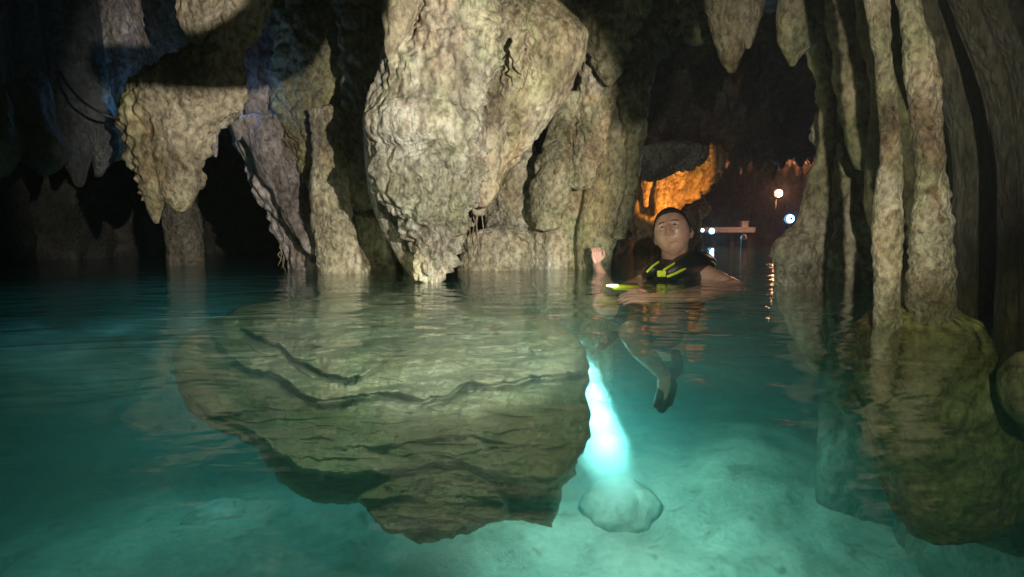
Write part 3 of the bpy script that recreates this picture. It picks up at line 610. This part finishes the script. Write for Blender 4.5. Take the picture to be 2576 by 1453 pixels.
lamp('orange_uplight', 'SPOT', P(1735, 596, 6.9), 150, (1.0, .40, .07), .05, P(1675, 455, 8.0), 58, .3)


# ------------------------------------------------------------------ the man in the water
Mn = (1692, 588)
YH = 2.85
HC = P(1691, 588, YH)
man = empty('person', (P(1690, 700, YH)[0], YH, 0))
tag(man, 'man floating neck-deep, looking up, in a black life vest with yellow edges', 'person')
def head_geo():
    n, m = 110, 130
    ph = np.linspace(.02, math.pi - .02, n)[:, None]; th = np.linspace(0, 2*math.pi, m, endpoint=False)[None]
    x = np.sin(ph)*np.sin(th); y = -np.sin(ph)*np.cos(th); z = np.cos(ph)*np.ones_like(th)
    D = np.stack([x, y, z], -1)
    hx, hy, hz = .084, .100, .118
    X = x*hx; Yq = y*hy; Z = z*hz
    # jaw taper
    k = np.clip(-z, 0, 1); X = X*(1 - .15*k**1.6); Yq = Yq*(1 - .25*k) - .012*k
    Yq = np.where(Yq < 0, Yq*(1 - .10*np.exp(-(X/.05)**2)), Yq)
    G = np.stack([X, Yq, Z], -1)
    front = (y < 0)
    def bump(cx, cz, sx, sz, a): 
        return np.where(front, a*np.exp(-((G[..., 0]-cx)/sx)**2 - ((G[..., 2]-cz)/sz)**2), 0)
    out = bump(0, -.012, .011, .026, .020) + bump(0, -.030, .015, .010, .014) + bump(.013, -.033, .008, .007, .006) + bump(-.013, -.033, .008, .007, .006)
    out += bump(.031, .006, .016, .011, -.013) + bump(-.031, .006, .016, .011, -.013)
    out += bump(.031, .005, .010, .006, .006) + bump(-.031, .005, .010, .006, .006)
    out += bump(.030, .026, .022, .007, .006) + bump(-.030, .026, .022, .007, .006)
    out += bump(0, -.058, .024, .006, .006) + bump(0, -.067, .019, .006, .007) + bump(0, -.0625, .024, .0022, -.007)
    out += bump(.045, -.022, .020, .018, .006) + bump(-.045, -.022, .020, .018, .006)
    out += bump(0, -.094, .022, .016, .010) + bump(0, -.078, .02, .005, -.005)
    G[..., 1] -= out
    return G, D
HR = Matrix.Rotation(R(-14), 4, 'Y') @ Matrix.Rotation(R(-24), 4, 'Z') @ Matrix.Rotation(R(-26), 4, 'X')
HRn = np.array(HR.to_3x3())
def hp(v): return np.asarray(v) * 1.13 @ HRn.T + HC
G, D = head_geo()
headV = hp(G.reshape(-1, 3)); headQ = grid_faces(G.shape[0], G.shape[1], True)
def ear(sx):
    c = np.array([sx*.080, .012, -.008]); V, Q = ellipsoid((0, 0, 0), (.010, .019, .032), 14, 18)
    V = V * np.array([1, 1, 1]); V[:, 0] += sx * .012 * np.clip(V[:, 1]/.019, -.4, 1)
    return hp(V + c), Q
q = P
def limb(pts, rad, m=18): return tube([q(*a) for a in pts], rad, m)
body = [
    tube([hp((0, .015, -.06)), q(1697, 655, 2.90), q(1700, 690, 2.93)], [.072, .072, .085], 24),
    limb([(1700,690,2.93),(1692,740,2.92),(1685,800,2.9),(1672,850,2.85)], [.11,.165,.155,.135], 30),
    limb([(1700,690,2.95),(1735,692,2.93),(1768,697,2.88)], [.085,.085,.076], 20),
    limb([(1700,690,2.95),(1660,694,2.93),(1638,704,2.90)], [.08,.07,.056], 20),
    # arm on the right of the picture: upper arm out, forearm folded back just under the surface
    limb([(1768,697,2.87),(1805,708,2.76),(1845,722,2.62)], [.076,.056,.042]),
    limb([(1848,722,2.61),(1770,738,2.50),(1680,748,2.44),(1640,750,2.42)], [.040,.040,.028,.024]),
    # arm on the left: out under water and up to the rock
    limb([(1638,704,2.90),(1590,722,2.98),(1545,735,3.08)], [.054,.044,.036]),
    limb([(1545,736,3.08),(1522,708,3.22),(1502,668,3.34)], [.037,.036,.024]),
    # legs
    limb([(1680,840,2.85),(1640,838,2.68),(1588,838,2.48)], [.10,.085,.062], 24),
    limb([(1585,838,2.48),(1610,875,2.50),(1645,915,2.56),(1672,945,2.60)], [.058,.056,.045,.036], 20),
    limb([(1672,945,2.60),(1672,985,2.59),(1664,1020,2.57)], [.040,.040,.028], 16),
    limb([(1660,830,2.9),(1590,790,2.85),(1515,765,2.78)], [.095,.08,.058], 24),
    limb([(1515,765,2.78),(1545,795,2.9),(1548,828,2.98)], [.056,.050,.038], 20),
    limb([(1548,828,2.98),(1532,850,2.94),(1518,866,2.88)], [.038,.036,.028], 16),
]
def hand(wrist, dirv, side, nrm, curl, s=1.0):
    """palm + four bent fingers + thumb; dirv along the palm, side towards the thumb, nrm the back of the hand"""
    d = np.array(dirv, float); d /= np.linalg.norm(d); n = np.array(nrm, float); n -= d*np.dot(n, d); n /= np.linalg.norm(n); sd = np.cross(d, n); 
    if np.dot(sd, side) < 0: sd = -sd
    wv = np.array(wrist, float); out = []
    for k in range(4): out.append(tube([wv + sd*s*(.010-.007*k), wv + d*s*.05 + sd*s*(.024-.017*k), wv + d*s*.085 + sd*s*(.030-.019*k)], [.014*s, .0135*s, .011*s], 10))
    for k, L_ in enumerate((.070, .078, .073, .058)):
        b = wv + d*s*.085 + sd*s*(.030-.019*k); a = curl[0]; p = [b]; dd = d.copy()
        for j, f in enumerate((.42, .32, .26)):
            a = curl[j]; c_, s_ = math.cos(R(a)), math.sin(R(a)); dd = d*math.cos(R(sum(curl[:j+1]))) - n*math.sin(R(sum(curl[:j+1])))
            p.append(p[-1] + dd*L_*s*f)
        out.append(tube(p, [.0098*s, .009*s, .0082*s, .0068*s], 10))
    t0 = wv + d*s*.025 + sd*s*.02
    out.append(tube([t0, t0 + sd*s*.028 + d*s*.022, t0 + sd*s*.042 + d*s*.045 - n*s*.012, t0 + sd*s*.044 + d*s*.068 - n*s*.024], [.014*s, .0125*s, .0105*s, .008*s], 10))
    return out
W1 = q(1502, 664, 3.34)
hands = hand(W1, (-.05, .12, 1), (1, -.1, 0), (.25, -1, .15), (35, 50, 42), .92) + hand(q(1640, 750, 2.42), (-1, -.05, .05), (0, -.3, 1), (0, -.6, .8), (12, 18, 15))
body += hands
def remesh(name, parts, voxel, mat, root, smooth_it=0, keep=None):
    V, Q = merge(parts); o = mesh_obj(name + '_src', V, Q, mat)
    md = o.modifiers.new('r', 'REMESH'); md.mode = 'VOXEL'; md.voxel_size = voxel; md.use_smooth_shade = True
    if smooth_it:
        sm = o.modifiers.new('s', 'SMOOTH'); sm.factor = .5; sm.iterations = smooth_it
    dg = bpy.context.evaluated_depsgraph_get(); me = bpy.data.meshes.new_from_object(o.evaluated_get(dg)); me.name = name
    bpy.data.objects.remove(o)
    me.transform(Matrix.Translation(-Vector(root.location)))
    for p_ in me.polygons: p_.use_smooth = True
    me.materials.clear(); me.materials.append(mat)
    n = bpy.data.objects.new(name, me); sc.collection.objects.link(n); n.parent = root; return n
M_skin, nt, bs = new_mat('skin')
bs.inputs['Roughness'].default_value = .30; bs.inputs['Subsurface Weight'].default_value = .08; bs.inputs['Subsurface Radius'].default_value = (.02, .008, .005); bs.inputs['Subsurface Scale'].default_value = .5
tc = N_(nt, 'ShaderNodeTexCoord'); nn = N_(nt, 'ShaderNodeTexNoise'); nn.inputs['Scale'].default_value = 18; nn.inputs['Detail'].default_value = 6; nt.links.new(tc.outputs['Object'], nn.inputs['Vector'])
rr_ = ramp(nt, nn.outputs['Fac'], [(.3, (.42, .22, .17)), (.7, (.60, .36, .29))]); nt.links.new(rr_.outputs[0], bs.inputs['Base Color'])
nb = N_(nt, 'ShaderNodeTexNoise'); nb.inputs['Scale'].default_value = 220; bpn = N_(nt, 'ShaderNodeBump'); bpn.inputs['Distance'].default_value = .002; bpn.inputs['Strength'].default_value = .5
nt.links.new(tc.outputs['Object'], nb.inputs['Vector']); nt.links.new(nb.outputs['Fac'], bpn.inputs['Height']); nt.links.new(bpn.outputs[0], bs.inputs['Normal'])
remesh('body', [(headV, headQ), ear(1), ear(-1)] + body, .0035, M_skin, man, 2)
# hair: shell over the skull with a ragged hairline
M_hair = plain('dark_hair', (.012, .010, .009), .55, spec=.4, nbump=.004, nscale=300)
Gh = G.copy(); x_, y_, z_ = D[..., 0], D[..., 1], D[..., 2]
side = np.abs(x_)
line = np.where(y_ < -.15, .56 - .12*side + .04*np.sin(x_*23), np.where(y_ < .15, .10 + 1.4*np.clip(-y_, 0, .15)*2, -.42))
line = np.interp(-y_, [-.5, -.1, .15, .3, .42, .6], [-.5, -.25, .08, .42, .60, .68]) + .03*fbm(D*9, 2, 140)
inside = np.clip((z_ - line)/.06, -1, 1)
rad = 1 + np.where(inside > 0, .015 + (.03 + .07*np.clip(z_, 0, 1))*np.clip(inside, 0, 1), -.08) + .08*fbm(D*20, 3, 141)*(inside > 0)
part('hair', man, (hp((Gh*rad[..., None]).reshape(-1, 3)), headQ), M_hair)
# brows, eyes
M_eye = plain('eye_white', (.5, .47, .44), .2); M_iris = plain('eye_iris', (.03, .02, .015), .1)
def surf(x, z, off=.0):
    d_ = (G[..., 0]-x)**2 + (G[..., 2]-z)**2 + np.where(G[..., 1] > 0, 9, 0); i = np.unravel_index(d_.argmin(), d_.shape); v = G[i].copy(); v[1] -= off; return v
for sx in (-1, 1):
    part('eyebrow', man, tube([hp(surf(sx*.014, .024, .002)), hp(surf(sx*.030, .027, .002)), hp(surf(sx*.047, .024, .002))], [.002, .0032, .0015], 8), M_hair)
    e = surf(sx*.031, .004); ob = part('eye', man, ellipsoid(hp(e + np.array([0, .006, 0])), (.0125, .0125, .0095)), M_eye)
    part('lash_line', man, tube([hp(surf(sx*.020, .007, .0025)), hp(surf(sx*.031, .0115, .0035)), hp(surf(sx*.043, .006, .0025))], [.0012, .002, .0012], 6), M_hair)
    iv = ellipsoid(hp(e + np.array([0, -.0045, .001])), (.005, .003, .005)); io = mesh_obj('iris', iv[0] - np.array(man.location), iv[1], M_iris, ob)
# life vest
M_neo = plain('black_neoprene', (.014, .016, .018), .32, spec=.6, nbump=.0015, nscale=260)
M_yel = plain('yellow_piping', (.62, .68, .02), .45)
vest = remesh('life_vest', [
    limb([(1668,693,2.72),(1700,678,2.74),(1738,662,2.82),(1780,664,2.95)], [.030,.052,.064,.050], 24),
    limb([(1668,693,2.72),(1700,700,2.80),(1740,690,2.86)], [.035,.06,.055], 20),
    limb([(1735,648,2.95),(1700,650,3.02),(1668,655,3.0)], [.045,.05,.045], 20),
    limb([(1735,655,2.9),(1780,664,2.98),(1790,680,3.0)], [.05,.05,.035], 20),
    limb([(1657,672,2.80),(1640,680,2.80),(1626,690,2.86)], [.026,.038,.03], 20),
    limb([(1668,655,3.0),(1652,664,2.9),(1650,680,2.8)], [.04,.032,.03], 20),
    limb([(1695,715,2.88),(1688,750,2.88),(1682,790,2.88)], [.16,.182,.170], 34),
], .006, M_neo, man, 4)
def piping(pts, r=.0055):
    V, Q = tube([q(*a) for a in pts], r, 10); o = mesh_obj('piping', V - np.array(man.location), Q, M_yel, vest); return o
piping([(1680,696,2.66),(1696,690,2.665),(1720,678,2.70),(1745,667,2.745),(1768,661,2.80)], .007)
piping([(1768,661,2.80),(1786,657,2.86),(1800,668,2.92),(1796,682,2.96)], .0045)
piping([(1663,686,2.67),(1676,676,2.675),(1692,666,2.70),(1702,660,2.73)], .006)
piping([(1628,684,2.76),(1640,672,2.765),(1656,660,2.79)], .006)
bk = mesh_obj('buckle', *[(lambda v: v)(k) for k in boxm((0, 0, 0), (.044, .022, .034))], M_yel, vest, False); bk.location = Vector(q(1664, 689, 2.66)) - man.location
b_ = bk.modifiers.new('b', 'BEVEL'); b_.width = .006; b_.segments = 3
# shorts and water shoes
M_short = plain('dark_shorts', (.03, .032, .036), .75, nbump=.004, nscale=60)
remesh('shorts', [limb([(1684,800,2.9),(1672,850,2.85)], [.142,.130], 26), limb([(1682,838,2.85),(1640,836,2.68),(1606,834,2.55)], [.112,.100,.092], 26), limb([(1660,828,2.9),(1600,794,2.85),(1560,776,2.82)], [.108,.095,.084], 26)], .006, M_short, man, 4)
M_shoe = plain('black_water_shoe', (.01, .012, .014), .5, nbump=.002, nscale=200)
def shoe(pts, rad): return remesh('water_shoe', [tube([q(*a) for a in p_], r_, 18, flat=.75) for p_, r_ in zip(pts, rad)], .005, M_shoe, man, 4)
shoe([[(1676,948,2.60),(1676,985,2.59),(1664,1026,2.56)], [(1674,955,2.62),(1702,925,2.66),(1700,888,2.70)], [(1668,975,2.59),(1650,1020,2.55)], [(1688,970,2.60),(1684,1015,2.57)]], [[.045,.050,.030],[.045,.036,.026],[.034,.018],[.034,.018]])
shoe([[(1548,826,2.98),(1530,850,2.94),(1512,872,2.87)], [(1545,840,2.98),(1520,838,2.98)]], [[.045,.050,.034],[.04,.035]])

# yellow dive torch floating by his hand
tp = q(1562, 706, 2.70); tl = empty('dive_torch', (tp[0], tp[1], 0)); tag(tl, 'glowing yellow dive torch floating at the surface left of the man', 'torch')
z0_ = -.028
part('barrel', tl, tube([(tp[0]-.03, tp[1]+.01, z0_-.008), (tp[0]+.10, tp[1]+.03, z0_-.02)], [.018, .015], 16), M_yel)
part('lens', tl, ellipsoid((tp[0]-.045, tp[1], z0_), (.034, .02, .008)), plain('torch_glass', (.9, .95, .5), .2, emit=(.95, 1.0, .45), es=9))
lamp('torch_glow', 'POINT', (tp[0]-.05, tp[1]-.04, -.03), .35, (.7, 1.0, .25), .02)

# roots and cable
M_root = plain('dry_root', (.22, .16, .11), .85, nbump=.003)
def roots(label, starts, Y, seed, grp=None):
    g = random.Random(seed); V = []
    for (x0, y0, x1, y1, r_) in starts:
        k = 6; V.append(tube([P(x0 + (x1-x0)*i/k + g.uniform(-4, 4)*(i > 0), y0 + (y1-y0)*i/k, Y + g.uniform(-.02, .02)) for i in range(k+1)], [r_*(1-.6*i/k) for i in range(k+1)], 6, nsm=4))
    rock('hanging_root', label, 'roots', V, M_root)
roots('thin brown roots hanging in the dark opening beside the giant stalactite', [(1195,500,1205,655,.006),(1205,505,1190,650,.005),(1185,520,1180,655,.004),(1212,500,1218,640,.006),(1200,520,1172,660,.004),(1190,530,1210,660,.004)], 3.2, 3)
roots('short frayed roots touching the water left of the pale trunk', [(706,615,700,668,.004),(712,620,712,676,.004),(704,625,718,690,.003),(710,600,706,640,.005)], 3.3, 5)
roots('dark forked root growing on the upper right lobe of the giant stalactite', [(1328,88,1325,150,.012),(1325,140,1312,190,.006),(1326,140,1342,200,.007),(1326,120,1295,160,.006),(1328,120,1365,175,.006),(1318,180,1322,240,.004)], 2.42, 8)
M_cable = plain('black_cable', (.012, .012, .013), .5)
tag(mesh_obj('cable', *tube([P(150, 180, 2.9), P(185, 232, 2.75), P(225, 268, 2.7), P(270, 292, 2.72), P(322, 302, 2.85)], .007, 8), M_cable), 'black cable sagging across the rock at the upper left', 'cable')

# unseen spur added above the view to shade the rock at the upper left
V, Q = tube([(.03, .7, .645), (.19, .7, .652), (.30, .7, .70), (.33, .7, .86), (.33, .72, 1.3), (.36, .75, 2.1)], [.04, .05, .07, .078, .09, .16], 40, nsm=24)
spur = tag(mesh_obj('stalactite', V, Q, M_olive), 'unseen rock spur added above the view to shade the upper left', 'stalactite')
# bright dive torch behind the boulder
dt_ = empty('dive_torch', UW + np.array([0, 0, .02])); tag(dt_, 'blazing cyan white dive torch under water behind the right end of the boulder', 'torch')
part('lens', dt_, ellipsoid(UW + np.array([-.10, -.02, .035]), (.042, .02, .042)), plain('dive_glass', (.8, .9, .9), .2, emit=(.45, 1.0, .95), es=30))
part('barrel', dt_, tube([UW + np.array([-.06, .03, .05]), UW + np.array([-.12, .16, .12])], [.04, .03], 16), M_metal)

# glow volume added round the torch: a wedge that widens towards the bed
sc0 = P(1492, 1035, 3.0); sr = (.50, .30, .72)
V, Q = ellipsoid((0, 0, 0), sr, 32, 40)
M_glow = bpy.data.materials.new('glow_cloud'); M_glow.use_nodes = True; nt = M_glow.node_tree
for n in list(nt.nodes):
    if n.type != 'OUTPUT_MATERIAL': nt.nodes.remove(n)
def MM(op, a, b_, clamp=False):
    q_ = N_(nt, 'ShaderNodeMath', operation=op, use_clamp=clamp)
    for k_, v_ in enumerate((a, b_)):
        if isinstance(v_, (int, float)): q_.inputs[k_].default_value = v_
        else: nt.links.new(v_, q_.inputs[k_])
    return q_.outputs[0]
tc = N_(nt, 'ShaderNodeTexCoord'); sx_ = N_(nt, 'ShaderNodeSeparateXYZ'); nt.links.new(tc.outputs['Object'], sx_.inputs[0])
sn = N_(nt, 'ShaderNodeTexNoise'); sn.inputs['Scale'].default_value = 6; sn.inputs['Detail'].default_value = 3; nt.links.new(tc.outputs['Object'], sn.inputs['Vector'])
wob = MM('MULTIPLY', MM('SUBTRACT', sn.outputs['Fac'], .5), .15)
xc = MM('ADD', MM('ADD', sx_.outputs[0], MM('MULTIPLY', sx_.outputs[2], .28)), wob)
xr_ = MM('SUBTRACT', .15, MM('MULTIPLY', sx_.outputs[2], .17))
xx = MM('DIVIDE', xc, xr_); yy = MM('DIVIDE', sx_.outputs[1], sr[1]); zz = MM('DIVIDE', sx_.outputs[2], sr[2])
r2 = MM('ADD', MM('ADD', MM('MULTIPLY', xx, xx), MM('MULTIPLY', yy, yy)), MM('MULTIPLY', zz, zz))
den = MM('MULTIPLY', MM('POWER', MM('SUBTRACT', 1.0, r2, True), 1.2), 2.6)
sv = N_(nt, 'ShaderNodeVolumeScatter'); sv.inputs['Color'].default_value = (.6, .97, .97, 1); nt.links.new(den, sv.inputs['Density'])
nt.links.new(sv.outputs[0], nt.nodes[0].inputs['Volume'])
o = mesh_obj('glow_cloud', V, Q, M_glow); o.location = sc0; tag(o, 'milky volume added for the glow round the underwater torch', 'glow volume', None, 'stuff')

# pale streaked volume near the surface at the left
wc = P(230, 900, 2.3); wr = (1.15, .7, .2)
V, Q = ellipsoid((0, 0, 0), wr, 32, 40)
M_wisp = bpy.data.materials.new('pale_wisps'); M_wisp.use_nodes = True; nt = M_wisp.node_tree
for n in list(nt.nodes):
    if n.type != 'OUTPUT_MATERIAL': nt.nodes.remove(n)
tc = N_(nt, 'ShaderNodeTexCoord'); mp = N_(nt, 'ShaderNodeMapping'); mp.inputs['Scale'].default_value = tuple(1 / r for r in wr); nt.links.new(tc.outputs['Object'], mp.inputs['Vector'])
ln = N_(nt, 'ShaderNodeVectorMath', operation='LENGTH'); nt.links.new(mp.outputs[0], ln.inputs[0])
m1 = N_(nt, 'ShaderNodeMath', operation='SUBTRACT', use_clamp=True); m1.inputs[0].default_value = 1; nt.links.new(ln.outputs['Value'], m1.inputs[1])
mp2 = N_(nt, 'ShaderNodeMapping'); mp2.inputs['Scale'].default_value = (1.1, 3.0, 3.0); mp2.inputs['Rotation'].default_value = (0, .15, .5); nt.links.new(tc.outputs['Object'], mp2.inputs['Vector'])
sn = N_(nt, 'ShaderNodeTexNoise'); sn.inputs['Scale'].default_value = 2.2; sn.inputs['Detail'].default_value = 2; sn.inputs['Distortion'].default_value = 1.6; nt.links.new(mp2.outputs[0], sn.inputs['Vector'])
sm_ = N_(nt, 'ShaderNodeMapRange'); sm_.inputs[1].default_value = .50; sm_.inputs[2].default_value = .68; sm_.inputs[3].default_value = 0; sm_.inputs[4].default_value = 8.0; nt.links.new(sn.outputs['Fac'], sm_.inputs[0])
mr = N_(nt, 'ShaderNodeMath', operation='MULTIPLY'); nt.links.new(m1.outputs[0], mr.inputs[0]); nt.links.new(sm_.outputs[0], mr.inputs[1])
sv = N_(nt, 'ShaderNodeVolumeScatter'); sv.inputs['Color'].default_value = (.6, .95, .97, 1); nt.links.new(mr.outputs[0], sv.inputs['Density'])
nt.links.new(sv.outputs[0], nt.nodes[0].inputs['Volume'])
o = mesh_obj('pale_wisps', V, Q, M_wisp); o.location = wc - np.array([0, 0, max(0, wc[2] + wr[2] + .02)]); tag(o, 'pale swirling wisps under the surface at the left', 'glow volume', None, 'stuff')

# thin even haze added through the whole cave to give the lamps a glow
V, Q = boxm((3.4, 11, 1.2), (25.6, 29, 7.8))
M_haze = bpy.data.materials.new('haze'); M_haze.use_nodes = True; nt = M_haze.node_tree
for n in list(nt.nodes):
    if n.type != 'OUTPUT_MATERIAL': nt.nodes.remove(n)
pv = N_(nt, 'ShaderNodeVolumePrincipled'); pv.inputs['Color'].default_value = (.8, .82, .85, 1); pv.inputs['Density'].default_value = .0045; pv.inputs['Anisotropy'].default_value = .5
nt.links.new(pv.outputs[0], nt.nodes[0].inputs['Volume'])
o = mesh_obj('haze', V, Q, M_haze, smooth=False); o['kind'] = 'stuff'
